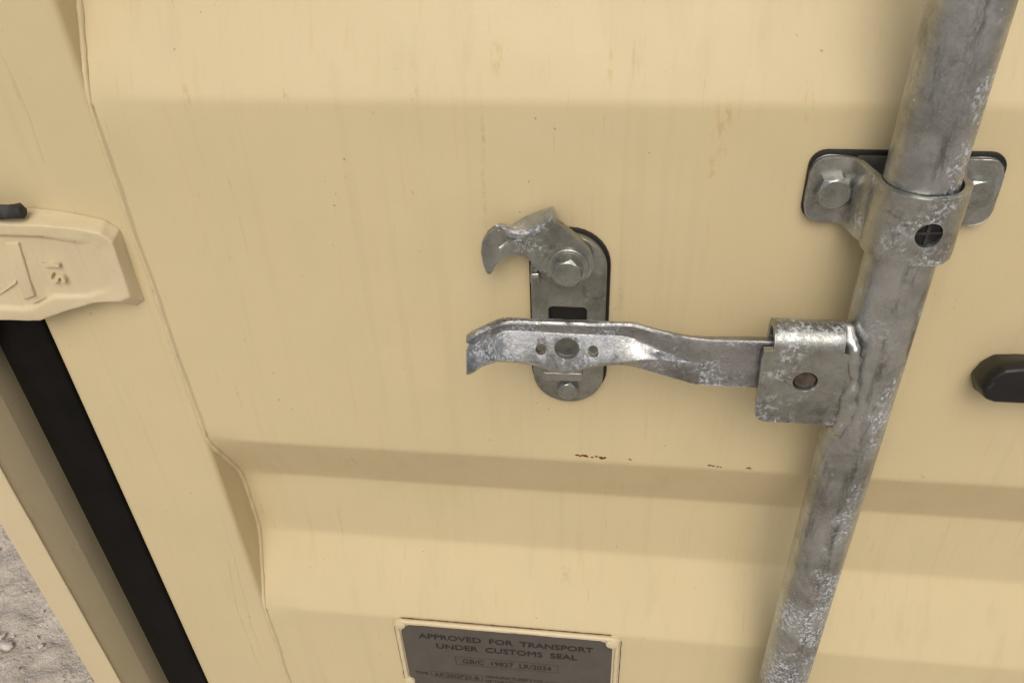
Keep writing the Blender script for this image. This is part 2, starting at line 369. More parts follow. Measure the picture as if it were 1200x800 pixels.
M['rust_pin'] = plain('dull_brown_steel', (0.085, 0.062, 0.050), 0.6, 0.3, 300, 0.5, 0.5)
M['plate_face'] = plain('brown_grey_plate', (0.100, 0.089, 0.078), 0.42, 0.25, 160, 0.06, 0.10)
M['ink'] = plain('black_ink', (0.014, 0.011, 0.010), 0.5, 0, 200, 0.05, 0.1)
M['rust'] = plain('rust_scab', (0.17, 0.058, 0.018), 0.85, 0, 700, 0.8, 0.7, 0.2)
M['grime'] = plain('brown_grime', (0.16, 0.10, 0.06), 0.8, 0, 300, 0.3, 0.4, 0.2)
M['pink_sealer'] = plain('pink_sealer', (0.50, 0.30, 0.23), 0.5, 0, 300, 0.3, 0.3)

def ground_material():
    n = NT('rough_concrete')
    a = n.noise(6, 6, 0.65)
    b = n.noise(45, 6, 0.7)
    c = n.mix(n.ramp(a, 0.3, 0.7), (0.52, 0.455, 0.38), (0.65, 0.58, 0.49))
    c = n.mix(n.ramp(b, 0.45, 0.75, 0, 0.6), c, (0.74, 0.67, 0.58))
    c = n.mix(n.ramp(n.noise(14, 5, 0.7), 0.60, 0.72, 0, 0.5), c, (0.37, 0.325, 0.27))
    c = n.mix(n.ramp(n.voro(70), 0.12, 0.25, 0.55, 0), c, (0.30, 0.26, 0.22))
    c = n.mix(n.math('MULTIPLY', n.ramp(n.voro(110), 0.10, 0.2, 1, 0), n.ramp(b, 0.5, 0.55)), c, (0.78, 0.73, 0.66))
    n.set(color=c, rough=0.9, spec=0.2)
    b1 = n.bump(n.noise(22, 6, 0.7), 1.0, 0.018)
    n.bump(n.noise(120, 5, 0.7), 0.6, 0.004, b1)
    return n.mat
M['ground'] = ground_material()
M['stone'] = plain('pebble_stone', (0.56, 0.50, 0.44), 0.85, 0, 60, 0.6, 0.3, 0.2)

# ------------------------------------------------------------------ object helpers
def link(name, me, mat, parent=None, kind=None, smooth=None, label=None):
    o = bpy.data.objects.new(name, me)
    col.objects.link(o)
    if mat is not None:
        me.materials.append(M[mat])
    if parent is not None:
        o.parent = parent
        me.transform(Matrix.Translation(-world_loc(parent)))
    if kind:
        o['kind'] = kind
    if label:
        o['label'] = label
    if smooth is not None:
        for p in me.polygons:
            p.use_smooth = True
        if smooth < 180:
            me.set_sharp_from_angle(angle=R(smooth))
    return o

def world_loc(o):
    v = Vector(o.location)
    while o.parent is not None:
        o = o.parent
        v += Vector(o.location)
    return v

def thing(name, label, cat, loc, group=None):
    o = bpy.data.objects.new(name, None)
    col.objects.link(o)
    o.empty_display_size = 0.02
    o.location = loc
    o['label'] = label
    o['category'] = cat
    if group:
        o['group'] = group
    return o

def bm_obj(name, bm, mat, parent=None, smooth=None, **kw):
    bmesh.ops.recalc_face_normals(bm, faces=bm.faces)
    me = bpy.data.meshes.new(name)
    bm.to_mesh(me)
    bm.free()
    return link(name, me, mat, parent, smooth=smooth, **kw)

def apply_mods(o):
    dg = bpy.context.evaluated_depsgraph_get()
    dg.update()
    me = bpy.data.meshes.new_from_object(o.evaluated_get(dg))
    old = o.data
    o.modifiers.clear()
    o.data = me
    bpy.data.meshes.remove(old)

def bevel(o, w, seg=2, angle=30):
    b = o.modifiers.new('bevel', 'BEVEL')
    b.width = w / 1000
    b.segments = seg
    b.limit_method = 'ANGLE'
    b.angle_limit = R(angle)
    b.use_clamp_overlap = True
    return b

def shade(o, ang=40):
    me = o.data
    for p in me.polygons:
        p.use_smooth = True
    me.set_sharp_from_angle(angle=R(ang))

def cut(o, cutters):
    for c in cutters:
        b = o.modifiers.new('hole', 'BOOLEAN')
        b.operation = 'DIFFERENCE'
        b.solver = 'EXACT'
        b.object = c
    apply_mods(o)
    for c in cutters:
        me = c.data
        bpy.data.objects.remove(c)
        bpy.data.meshes.remove(me)

def rough_up(o, amp, scale, seed=0.0):
    """small real dents: push vertices along their normals"""
    me = o.data
    wl = world_loc(o) if o.parent is None else world_loc(o.parent)
    for v in me.vertices:
        p = v.co + wl
        k = noise.noise(Vector(p) * scale + Vector((seed, seed * 0.7, 0)))
        v.co += v.normal * (k * amp / 1000)

def plate_bm(outline, y0, y1):
    """polygon in x,z (mm) between depths y0 (front) and y1 (back)"""
    bm = bmesh.new()
    f = [bm.verts.new(mm(x, y0, z)) for x, z in outline]
    b = [bm.verts.new(mm(x, y1, z)) for x, z in outline]
    bm.faces.new(f)
    bm.faces.new(list(reversed(b)))
    n = len(outline)
    for i in range(n):
        j = (i + 1) % n
        bm.faces.new((f[j], f[i], b[i], b[j]))
    return bm

def rounded_rect(x0, x1, z0, z1, r, k=6):
    out = []
    for cx, cz, a0 in ((x1 - r, z1 - r, 0), (x0 + r, z1 - r, 90), (x0 + r, z0 + r, 180), (x1 - r, z0 + r, 270)):
        for i in range(k + 1):
            a = R(a0 + 90 * i / k)
            out.append((cx + r * math.cos(a), cz + r * math.sin(a)))
    return out

def ellipse(cx, cz, rx, rz, k=28):
    return [(cx + rx * math.cos(2 * math.pi * i / k), cz + rz * math.sin(2 * math.pi * i / k)) for i in range(k)]

def cutter(outline, y0, y1):
    return bm_obj('cutter', plate_bm(outline, y0, y1), None)

def stadium(cx, hw, zt, zb, k=14):
    out = []
    for i in range(k + 1):
        a = R(180 * i / k)
        out.append((cx + hw * math.cos(a), zt - hw + hw * math.sin(a)))
    for i in range(k + 1):
        a = R(180 + 180 * i / k)
        out.append((cx + hw * math.cos(a), zb + hw + hw * math.sin(a)))
    return out

def catmull(pts, n=6, closed=False):
    out = []
    L = len(pts)
    rng = L if closed else L - 1
    for i in range(rng):
        p = [Vector(pts[(i + d) % L] if closed else pts[min(max(i + d, 0), L - 1)]) for d in (-1, 0, 1, 2)]
        for k in range(n):
            t = k / n
            out.append(0.5 * ((2 * p[1]) + (p[2] - p[0]) * t + (2 * p[0] - 5 * p[1] + 4 * p[2] - p[3]) * t * t + (3 * p[1] - p[0] - 3 * p[2] + p[3]) * t ** 3))
    if not closed:
        out.append(Vector(pts[-1]))
    return out

def tube_bm(path, rad, k=10, wob=0.0, scale=200, bm=None):
    """tube along world points, radius (m) may be a function of index"""
    bm = bm or bmesh.new()
    rings = []
    for i, p in enumerate(path):
        d = (path[min(i + 1, len(path) - 1)] - path[max(i - 1, 0)]).normalized()
        u = d.cross(Vector((0, 1, 0)))
        if u.length < 0.1:
            u = d.cross(Vector((1, 0, 0)))
        u.normalize()
        w = d.cross(u)
        r = rad(i / max(1, len(path) - 1)) if callable(rad) else rad
        ring = []
        for j in range(k):
            a = 2 * math.pi * j / k
            q = p + (u * math.cos(a) + w * math.sin(a)) * r
            if wob:
                q += (q - p) * wob * noise.noise(q * scale)
            ring.append(bm.verts.new(q))
        rings.append(ring)
    for a, b in zip(rings, rings[1:]):
        for j in range(k):
            bm.faces.new((a[j], a[(j + 1) % k], b[(j + 1) % k], b[j]))
    bm.faces.new(rings[0])
    bm.faces.new(list(reversed(rings[-1])))
    return bm

def ylathe(name, cx, cz, prof, mat, parent, k=32, hexa=0, rot=0.0, **kw):
    """rings (radius, y) in mm around an axis along y; hexa rings are hexagons"""
    bm = bmesh.new()
    rings = []
    for r, y in prof:
        ring = []
        for j in range(k):
            a = 2 * math.pi * j / k + rot
            ring.append(bm.verts.new(mm(cx + r * math.cos(a), y, cz + r * math.sin(a))))
        rings.append(ring)
    for a, b in zip(rings, rings[1:]):
        for j in range(k):
            bm.faces.new((a[j], a[(j + 1) % k], b[(j + 1) % k], b[j]))
    bm.faces.new(rings[0])
    bm.faces.new(rings[-1])
    return bm_obj(name, bm, mat, parent, smooth=35, **kw)

def hex_bolt(cx, cz, y_base, rc, h, mat, parent, rot=0.0, washer=None, marks=False):
    """hexagon head: prism whose top is cut by the usual conical chamfer"""
    bm = bmesh.new()
    k = 36
    lo, hi, top = [], [], []
    for j in range(k):
        a = 2 * math.pi * j / k
        m_ = ((a - rot) % (math.pi / 3)) - math.pi / 6
        r = rc * math.cos(math.pi / 6) / math.cos(m_)
        ex = (r / rc - 0.866) / 0.134
        ex = ex ** 0.8
        lo.append(bm.verts.new(mm(cx + r * math.cos(a), y_base, cz + r * math.sin(a))))
        hi.append(bm.verts.new(mm(cx + r * math.cos(a), y_base - h + 0.25 + ex * h * 0.32, cz + r * math.sin(a))))
        top.append(bm.verts.new(mm(cx + rc * 0.80 * math.cos(a), y_base - h, cz + rc * 0.80 * math.sin(a))))
    for a_, b_ in ((lo, hi), (hi, top)):
        for j in range(k):
            bm.faces.new((a_[j], a_[(j + 1) % k], b_[(j + 1) % k], b_[j]))
    bm.faces.new(top)
    bm.faces.new(lo)
    o = bm_obj('bolt', bm, mat, parent, smooth=22)
    if washer:
        w = ylathe('washer', cx, cz, [(washer, y_base), (washer, y_base - 0.7), (washer - 0.5, y_base - 1.3), (rc * 0.6, y_base - 1.4)], mat, o)
    if marks:
        t = text_mesh('8.8', cx + rc * 0.10, cx + rc * 0.62, cz - rc * 0.40, rc * 0.30, y_base - h - 0.02, 0.25)
        to = link('raised_mark', t, mat, o)
    return o

_text_cache = {}
def text_mesh(body, x0, x1, zbase, cap, y, depth=0.0, bold=0.0, spacing=1.0, word=1.0):
    """lettering in the door plane: left edge x0, right edge x1, baseline z, cap height (mm)"""
    cu = bpy.data.curves.new('lettering', 'FONT')
    cu.body = body
    cu.size = 1.0
    cu.extrude = 0.02 if depth else 0.0
    cu.offset = bold
    cu.space_character = spacing
    cu.space_word = word
    cu.resolution_u = 3
    o = bpy.data.objects.new('lettering', cu)
    col.objects.link(o)
    dg = bpy.context.evaluated_depsgraph_get()
    dg.update()
    me = bpy.data.meshes.new_from_object(o.evaluated_get(dg))
    bpy.data.objects.remove(o)
    bpy.data.curves.remove(cu)
    xs = [v.co.x for v in me.vertices]
    a, b = min(xs), max(xs)
    caph = 0.70
    for v in me.vertices:
        x = x0 + (v.co.x - a) / (b - a) * (x1 - x0)
        z = zbase + v.co.y / caph * cap
        yy = y
        if depth:
            yy = y - (depth if v.co.z > 0 else 0.0)
        v.co = mm(x, yy, z)
    return me

def box_bm(x0, x1, y0, y1, z0, z1, bm=None):
    bm = bm or bmesh.new()
    v = [bm.verts.new(mm(x, y, z)) for x in (x0, x1) for y in (y0, y1) for z in (z0, z1)]
    for f in ((0, 1, 3, 2), (4, 6, 7, 5), (0, 4, 5, 1), (2, 3, 7, 6), (0, 2, 6, 4), (1, 5, 7, 3)):
        bm.faces.new([v[i] for i in f])
    return bm

def fillet(pts, r, k=4):
    out = [pts[0]]
    for a, p, b in zip(pts, pts[1:], pts[2:]):
        a, p, b = Vector(a), Vector(p), Vector(b)
        da, db = (a - p), (b - p)
        ra = min(r, da.length * 0.45, db.length * 0.45)
        s, e = p + da.normalized() * ra, p + db.normalized() * ra
        for i in range(k + 1):
            t = i / k
            out.append(tuple((1 - t) ** 2 * s + 2 * t * (1 - t) * p + t * t * e))
    out.append(pts[-1])
    return out

# ================================================================== GROUND
def make_ground():
    xs = sorted(set([-300, -60, -15, -6, -3.5, -2.6] + [-2.2 + 0.0125 * i for i in range(129)] + [0.2, 2, 6, 20, 80, 300]))
    ys = sorted(set([-300, -60, -15, -5, -2, -0.6] + [-0.1 + 0.0125 * i for i in range(113)] + [1.6, 2.5, 5, 15, 60, 300]))
    bm = bmesh.new()
    g = []
    for x in xs:
        row = []
        for y in ys:
            h = 0.0
            if -2.3 < x < -0.5 and -0.2 < y < 1.4:
                p = Vector((x, y, 0))
                h = 0.014 * noise.fractal(p * 5, 0.9, 2.1, 4) + 0.012 * noise.fractal(p * 20, 0.7, 2.2, 4)
                r = noise.noise(p * 9 + Vector((4, 2, 0)))
                h -= 0.014 * max(0, r - 0.25)
            row.append(bm.verts.new((x, y, h)))
        g.append(row)
    for i in range(len(xs) - 1):
        for j in range(len(ys) - 1):
            bm.faces.new((g[i][j], g[i + 1][j], g[i + 1][j + 1], g[i][j + 1]))
    me = bpy.data.meshes.new('ground')
    bm.to_mesh(me)
    bm.free()
    link('ground', me, 'ground', None, kind='structure', smooth=180)

make_ground()

def make_pebbles():
    bm = bmesh.new()
    for i in range(200):
        x = random.uniform(-2.0, -0.62)
        y = random.uniform(0.05, 1.2)
        r = random.choice((0.003, 0.004, 0.004, 0.006, 0.006, 0.008, 0.010))
        mtx = Matrix.Translation((x, y, 0.002 + r * 0.1)) @ Matrix.Rotation(random.uniform(0, 6.3), 4, 'Z') @ Matrix.Diagonal((r * random.uniform(0.8, 1.5), r * random.uniform(0.7, 1.1), r * random.uniform(0.4, 0.8), 1))
        ret = bmesh.ops.create_icosphere(bm, subdivisions=2 if r > 0.005 else 1, radius=1.0, matrix=mtx)
        for v in ret['verts']:
            v.co += Vector((noise.noise(v.co * 150), noise.noise(v.co * 150 + Vector((5, 5, 5))), noise.noise(v.co * 170))) * r * 0.4
    o = bm_obj('pebbles', bm, 'stone', None, smooth=60)
    o['kind'] = 'stuff'
    o['label'] = 'small pebbles scattered on the rough ground beside the container'
    o['category'] = 'pebbles'
make_pebbles()

# ================================================================== CONTAINER BODY
body = thing('shipping_container', 'cream painted steel container body, its corner post beside the black door gasket', 'container', (-0.40, 0.05, 0.0))

def extrude_z(profile, z0, z1, name, mat, parent, bev=0, seg=3, nz=1):
    """closed x,y profile (mm) extruded between heights (mm from z0 level)"""
    bm = bmesh.new()
    rings = []
    for i in range(nz + 1):
        z = z0 + (z1 - z0) * i / nz
        rings.append([bm.verts.new(mm(x, y, z)) for x, y in profile])
    k = len(profile)
    for a, b in zip(rings, rings[1:]):
        for j in range(k):
            bm.faces.new((a[j], a[(j + 1) % k], b[(j + 1) % k], b[j]))
    bm.faces.new(rings[0])
    bm.faces.new(list(reversed(rings[-1])))
    o = bm_obj(name, bm, mat, parent)
    if bev:
        bevel(o, bev, seg)
        apply_mods(o)
    shade(o, 40)
    return o

ZB, ZT = -1090, 1330
prof = [(-405.2, 45), (-405.3, -4.0), (-409.7, -28.4), (-410.6, -30), (-436, -30), (-436, 120), (-430, 120), (-430, 50), (-390, 50), (-390, 45)]
extrude_z(prof, ZB, ZT, 'corner_post', 'frame_paint', body)
shade(bpy.data.objects['corner_post'], 6)
# rolled lip of paint along the post's front arris
bm = bmesh.new()
tube_bm([mm(-410.0 + 0.35 * noise.noise(Vector((z * 0.02, 0, 0))), -29.6, z) for z in range(-1080, 1330, 6)], 0.0011, 8, 0.25, 90, bm)
bm_obj('paint_ridge', bm, 'frame_paint', body, smooth=180)

def shell_box(name, x0, x1, y0, y1, z0, z1, mat, parent):
    bm = bmesh.new()
    v = [bm.verts.new((x, y, z)) for x in (x0, x1) for y in (y0, y1) for z in (z0, z1)]
    for f in ((0, 1, 3, 2), (4, 6, 7, 5), (0, 4, 5, 1), (2, 3, 7, 6), (0, 2, 6, 4), (1, 5, 7, 3)):
        bm.faces.new([v[i] for i in f])
    return bm_obj(name, bm, mat, parent)

# corrugated side wall running back from the post
bm = bmesh.new()
ys = [0.12]
xs_ = [-0.433]
y = 0.12
while y < 5.9:
    for dy, x in ((0.07, -0.433), (0.068, -0.397), (0.07, -0.397), (0.068, -0.433)):
        y += dy
        ys.append(y); xs_.append(x)
a = [bm.verts.new((x, yy, 0.12)) for x, yy in zip(xs_, ys)]
b = [bm.verts.new((x, yy, 2.46)) for x, yy in zip(xs_, ys)]
for i in range(len(a) - 1):
    bm.faces.new((a[i], a[i + 1], b[i + 1], b[i]))
me = bpy.data.meshes.new('side_wall'); bm.to_mesh(me); bm.free()
link('side_wall', me, 'frame_paint', body)
shell_box('bottom_rail', -0.436, -0.386, 0.12, 5.9, 0.02, 0.12, 'frame_paint', body)
shell_box('roof', -0.436, 2.0, 0.06, 5.9, 2.46, 2.50, 'frame_paint', body)
shell_box('floor', -0.384, 2.0, 0.09, 5.9, 0.06, 0.11, 'frame_paint', body)
shell_box('door_sill', -0.389, 2.0, 0.0, 0.085, 0.02, 0.055, 'frame_paint', body)

# ================================================================== DOOR
door = thing('container_door', 'cream corrugated steel container door with black rubber edge gasket and cast hinge', 'door', (0.0, 0.02, 0.055))

# corrugated sheet: outer flats at y 0, troughs 30 mm deep
profile = []          # (z, y) from top down
base = [(164, 0), (-89, 0), (-152, 30), (-219, 30)]
period = 286 + 164
pts = []
off = 900
while off > -1400:
    for z, yy in base:
        pts.append((z + off, yy))
    off -= 450
# the photographed stretch is exact: flat 164..-89, trough -89..-286, flat below, trough above from 164
pts = [(1290, 0), (1060, 0), (997, 30), (930, 30), (861, 0), (612, 0), (549, 30), (482, 30),
       (413, 0), (361, 0), (298, 30), (231, 30), (164, 0), (-89, 0), (-152, 30), (-219, 30), (-286, 0),
       (-539, 0), (-602, 30), (-669, 30), (-736, 0), (-1085, 0)]
fp = fillet(pts, 3.2, 4)
XL, XR = -262, 800
xcols = [-262, -259, -255, -250, -244, -237, -229, -220, -209] + [-195 + 18.426 * i for i in range(55)]
nx = len(xcols) - 1
def fold_y(z):
    for (za, ya), (zb, yb) in zip(pts, pts[1:]):
        if zb <= z <= za:
            return ya + (yb - ya) * (za - z) / (za - zb)
    return 0.0
def soft_y(z, h=13.0):
    return sum(fold_y(z + h * k / 6) for k in range(-6, 7)) / 13.0
bm = bmesh.new()
grid = []
zz_ = []
for a, b in zip(fp, fp[1:]):
    n_ = max(1, int(Vector((a[0] - b[0], a[1] - b[1])).length / 7))
    for i in range(n_):
        t = i / n_
        zz_.append((a[0] + (b[0] - a[0]) * t, a[1] + (b[1] - a[1]) * t))
zz_.append(fp[-1])
for z, yy in zz_:
    row = []
    for i in range(nx + 1):
        x = xcols[i]
        q = max(0.0, min(1.0, (-212 - x) / 46)) ** 1.5
        ye = yy + (soft_y(z) - yy) * q
        w = 0.9 * noise.noise(Vector((x * 0.006, yy * 0.02, z * 0.008))) * min(1, (x - XL) / 60)
        if abs(z - 35) < 90 and (abs(x) < 50 or 110 < x < 300):
            w *= 0.15
        row.append(bm.verts.new(mm(x, ye + abs(w), z)))
    grid.append(row)
for r0, r1 in zip(grid, grid[1:]):
    for i in range(nx):
        bm.faces.new((r0[i], r1[i], r1[i + 1], r0[i + 1]))
me = bpy.data.meshes.new('corrugated_panel'); bm.to_mesh(me); bm.free()
panel = link('corrugated_panel', me, 'door_paint', door, smooth=180)

rail = extrude_z([(-349.5, 0.0), (-262, 0.0), (-262, 48), (-349.5, 48)], -1085, 1290, 'door_rail', 'door_paint', door, 4.2, 6, nz=40)
extrude_z([(800, 0.0), (880, 0.0), (880, 48), (800, 48)], -1085, 1290, 'door_rail', 'door_paint', door, 2.2, 4, nz=4)

# weld bead following the seam between rail and corrugated sheet
seam = []
for (z, yy) in zz_:
    seam.append((z, yy))
dense = []
for a, b in zip(seam, seam[1:]):
    n_ = max(1, int(Vector((a[0] - b[0], a[1] - b[1])).length / 3))
    for i in range(n_):
        t = i / n_
        dense.append((a[0] + (b[0] - a[0]) * t, a[1] + (b[1] - a[1]) * t))
vis = [(z, yy) for z, yy in dense if -480 < z < 470]
soft = [(1290 - 3 * i, soft_y(1290 - 3 * i)) for i in range(790)]              # the bead rounds the folds of the sheet
dense = []
for a, b in zip(soft, soft[1:]):
    n_ = max(1, int(Vector((a[0] - b[0], a[1] - b[1])).length / 3))
    for i in range(n_):
        t = i / n_
        dense.append((a[0] + (b[0] - a[0]) * t, a[1] + (b[1] - a[1]) * t))
vis = [(z, yy) for z, yy in dense if -480 < z < 470]
bm = bmesh.new()
path = []
for z, yy in vis:
    wob = 1.6 * noise.noise(Vector((z * 0.02, 3.3, 0)))
    dip = min(1, yy / 6)
    path.append(mm(-262.6 + wob * (1 - dip) + 0.9 * dip, yy + 0.7 - 1.0 * dip, z))
def weld_r(t):
    z, yy = vis[min(len(vis) - 1, int(t * (len(vis) - 1)))]
    base_r = 0.0013 + 0.0008 * min(1, yy / 6)
    return base_r * (1 + 0.5 * noise.noise(Vector((z * 0.09, 1, 0))))
tube_bm(path, weld_r, 10, 0.25, 170, bm)
bm_obj('weld_bead', bm, 'bead_paint', door, smooth=180)
# groove shadow painted as a flat dark strip beside the bead on flat stretches
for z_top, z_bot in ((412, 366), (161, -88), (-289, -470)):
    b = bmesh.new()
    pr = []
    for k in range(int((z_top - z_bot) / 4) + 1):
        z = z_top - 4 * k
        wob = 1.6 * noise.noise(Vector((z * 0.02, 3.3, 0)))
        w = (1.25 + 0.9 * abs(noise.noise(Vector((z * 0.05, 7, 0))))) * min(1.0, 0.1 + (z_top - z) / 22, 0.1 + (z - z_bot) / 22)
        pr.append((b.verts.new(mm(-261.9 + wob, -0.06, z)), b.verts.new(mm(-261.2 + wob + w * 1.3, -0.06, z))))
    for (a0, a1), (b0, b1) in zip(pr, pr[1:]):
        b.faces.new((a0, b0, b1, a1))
    bm_obj('seam_shade', b, 'seam_shade_paint', door)

# sags in the thick paint on the rail
def paint_run(points, r):
    pth = [mm(x, y_ , z) for x, y_, z in [tuple(p) for p in catmull(points, 14)]]
    bm = tube_bm(pth, lambda t: (0.0002 + r * math.sin(math.pi * min(1, max(0, t))) ** 0.5), 8, 0.2, 120)
    return bm_obj('paint_run', bm, 'door_paint', door, smooth=180)
paint_run([(-304, 0.5, 215), (-302.5, 0.5, 188), (-301, 0.5, 158), (-302.5, 0.5, 134), (-303.5, 0.5, 112)], 0.0007)
paint_run([(-277, 0.5, -170), (-279, 0.5, -219), (-285, 0.5, -270), (-288, 0.5, -305), (-287.5, 0.5, -360), (-286.5, 0.5, -420)], 0.0007)
paint_run([(-270, 0.5, -120), (-272, 0.5, -200), (-276, 0.5, -262), (-280, 0.5, -330), (-279, 0.5, -420)], 0.0007)

# rubber gasket: main strip with a thin fin on each side
gp = [(-391.2, 44), (-391.2, 1.5), (-389.5, -0.5), (-372, -1.8), (-366, -1.2), (-353, -1.5), (-350.2, -0.3), (-349.9, 44)]
extrude_z(gp, -1085, 1290, 'gasket', 'gasket', door, 0.7, 2, nz=60)

# rust scabs on the folded edge under the handle
bm = bmesh.new()
spots = [(6.6, -83.0, 1.5), (9.0, -83.6, 1.3), (11.5, -83.0, 1.7), (13.4, -83.9, 1.2), (17.0, -84.2, 1.1), (20.0, -83.2, 1.2), (23.3, -84.4, 1.9), (25.5, -84.0, 1.3), (42.3, -84.0, 1.2), (43.6, -84.5, 0.8),
         (95.8, -85.2, 1.1), (98.2, -85.6, 0.9), (101.0, -86.0, 0.9), (103, -86.2, 0.7), (121.3, -85.6, 1.2), (122.6, -86.1, 0.8)]
for x, z, r in spots:
    k = 9
    ring = []
    c = bm.verts.new(mm(x, -0.15, z))
    for j in range(k):
        a = 2 * math.pi * j / k
        rr = r * 0.85 * (0.6 + 0.8 * random.random())
        ring.append(bm.verts.new(mm(x + rr * 1.25 * math.cos(a), 0.05, z + rr * 0.75 * math.sin(a))))
    for j in range(k):
        bm.faces.new((c, ring[j], ring[(j + 1) % k]))
me = bpy.data.meshes.new('rust_scab'); bm.to_mesh(me); bm.free()
link('rust_scab', me, 'rust', door, label='orange brown rust scabs along the folded edge')

# cast hinge leaf
def make_hinge():
    F, P, B = (list(HINGE_RINGS[k]) for k in 'FPB')
    for L_, dz in ((F, 0), (P, 0), (B, 0)):
        L_[0] = (-398.0, L_[0][1], L_[0][2])
        L_[-1] = (-398.0, L_[-1][1], L_[-1][2] + 0.5)
    # the raised rim dies out towards the free end of the leaf
    P[3] = (-282.0, F[3][1], 80.5)
    P[4] = (-277.5, F[4][1], 75.5)
    P[5] = (-280.5, F[5][1], 48.0)
    P[6] = (-286.5, F[6][1], 44.5)
    c = Vector((-320, 0, 62))
    Q = []
    for x, y, z in P:
        d = Vector((c.x - x, 0, c.z - z))
        fade = max(0.0, min(1.0, (-284 - x) / 22))
        kx = -2.0 if x > -300 else 0
        dz = (-2.2 if z > 62 else 2.2) * 1.0
        Q.append((x + kx, y + 2.4 * fade, z + dz))
    bm = bmesh.new()
    rings = [[bm.verts.new(mm(*p)) for p in ring] for ring in (B, F, P, Q)]
    k = len(F)
    for a, b in zip(rings, rings[1:]):
        for j in range(k):
            bm.faces.new((a[j], a[(j + 1) % k], b[(j + 1) % k], b[j]))
    bm.faces.new(rings[0])
    bm.faces.new(rings[-1])
    bmesh.ops.triangulate(bm, faces=[f for f in bm.faces if len(f.verts) > 4])
    o = bm_obj('hinge', bm, 'cast_paint', door)
    bevel(o, 1.5, 4, 8)
    s = o.modifiers.new('sub', 'SUBSURF'); s.subdivision_type = 'SIMPLE'; s.levels = 2; s.render_levels = 2
    apply_mods(o)
    rough_up(o, 0.55, 120)
    shade(o, 50)
    # knuckle round the pin, left of the photograph
    bm = bmesh.new()
    tube_bm([mm(-398, -14, z) for z in (15, 30, 60, 90, 102)], 0.019, 24, 0, 1, bm)
    bm_obj('hinge_knuckle', bm, 'cast_paint', o, smooth=50)
    bm = bmesh.new()
    tube_bm([mm(-398, -14, z) for z in (-8, 15.5, 101, 125)], 0.0095, 18, 0, 1, bm)
    bm_obj('hinge_pin', bm, 'cast_paint', o, smooth=50)
    # cast marks: IS reading downwards, and the founder's diagonal bars
    t = text_mesh('IS', -7.0, 7.0, -5.0, 10.0, 0, 1.0, 0.03, 1.6)
    for v in t.vertices:
        x, y_, z = v.co.x, v.co.y, v.co.z - Z0
        xx, zz2 = -313.2 + z * 1000, 59.5 - x * 1000
        v.co = mm(xx, (-15.3 if y_ < -0.0005 else -11.5), zz2)
    link('cast_letters', t, 'cast_paint', o)
    for quad in (((-359, 40.5), (-357, 43.6), (-341.5, 53.2), (-342.4, 50.6)), ((-337.5, 80.0), (-328.5, 80.5), (-333.5, 42), (-342, 38.6))):
        b2 = plate_bm(list(quad), -15.35, -12.5)
        q = bm_obj('cast_bar', b2, 'cast_paint', o)
        bevel(q, 0.8, 3); apply_mods(q); shade(q)
    return o
hinge = make_hinge()
# stub of dark rubber lying on the hinge leaf
bm = bmesh.new()
tube_bm([mm(x, -12.5 + 0.3 * math.sin(x), 100.2) for x in (-398, -380, -360, -345, -335, -328, -323, -320, -318.4)],
        lambda t: 0.0046 if t < 0.93 else 0.0032, 12, 0.35, 330, bm)
pad = bm_obj('rubber_stub', bm, 'pad_rubber', door, smooth=60, label='torn dark grey rubber stub on top of the hinge')

# ================================================================== CUSTOMS PLATE
plate = thing('customs_plate', 'dark grey customs approval plate with cream painted rim at the lower edge', 'plate', mm(-51, -1, -385))
bp = plate_bm(rounded_rect(-147.0, 44.8, -384, -285.8, 3), -1.0, 0.0 + 0.6)
bk = bm_obj('backing_plate', bp, 'cast_paint', plate)
fo = [(-141.6, -381), (-141.6, -302), (-139.8, -297.5), (-131.5, -292.0), (25.5, -292.0), (33.5, -296.0), (38.4, -301), (38.4, -381)]
face = bm_obj('plate_face', plate_bm(fo, -1.9, -1.0), 'plate_face', plate)
def rim(points, r=0.0018):
    dense_ = [tuple(Vector(a).lerp(Vector(b), i / 24)) for a, b in zip(points, points[1:]) for i in range(24)] + [points[-1]]
    pth = [mm(x + 0.35 * noise.noise(Vector((x, z, 0)) * 0.13), -1.5, z + 0.35 * noise.noise(Vector((x, z, 9)) * 0.13)) for x, z in dense_]
    b = tube_bm(pth, r, 10, 0.25, 160)
    return bm_obj('rim', b, 'cast_paint', plate, smooth=180)
rim([(-144.4, -381), (-144.4, -287.6), (-100, -288.2), (42.0, -288.2), (42.0, -381)], 0.0021)
rim([(-139.0, -290.6), (36, -290.9)], 0.0010)
b = tube_bm([mm(x, -0.3, -285.4 + 0.35 * noise.noise(Vector((x * .11, 4, 0)))) for x in range(-140, 40, 3)], 0.0005, 6, 0.6, 200)
bm_obj('grime_line', b, 'grime', plate)
b = tube_bm([mm(45.3 + 0.3 * noise.noise(Vector((z * .11, 4, 0))), -0.3, z) for z in range(-380, -290, 3)], 0.0004, 6, 0.6, 200)
bm_obj('grime_line', b, 'grime', plate)
b = tube_bm([mm(-147.4 + 0.3 * noise.noise(Vector((z * .11, 4, 0))), -0.3, z) for z in range(-380, -290, 3)], 0.0004, 6, 0.6, 200)
bm_obj('grime_line', b, 'grime', plate)
b = tube_bm([mm(x, -2.2, -289.6 + 0.3 * noise.noise(Vector((x * .2, 0, 0)))) for x in range(-55, -10, 2)], lambda t: 0.0010 * math.sin(math.pi * t) + 0.0001, 8, 0.5, 300)
bm_obj('sealer_smear', b, 'pink_sealer', plate, smooth=180)
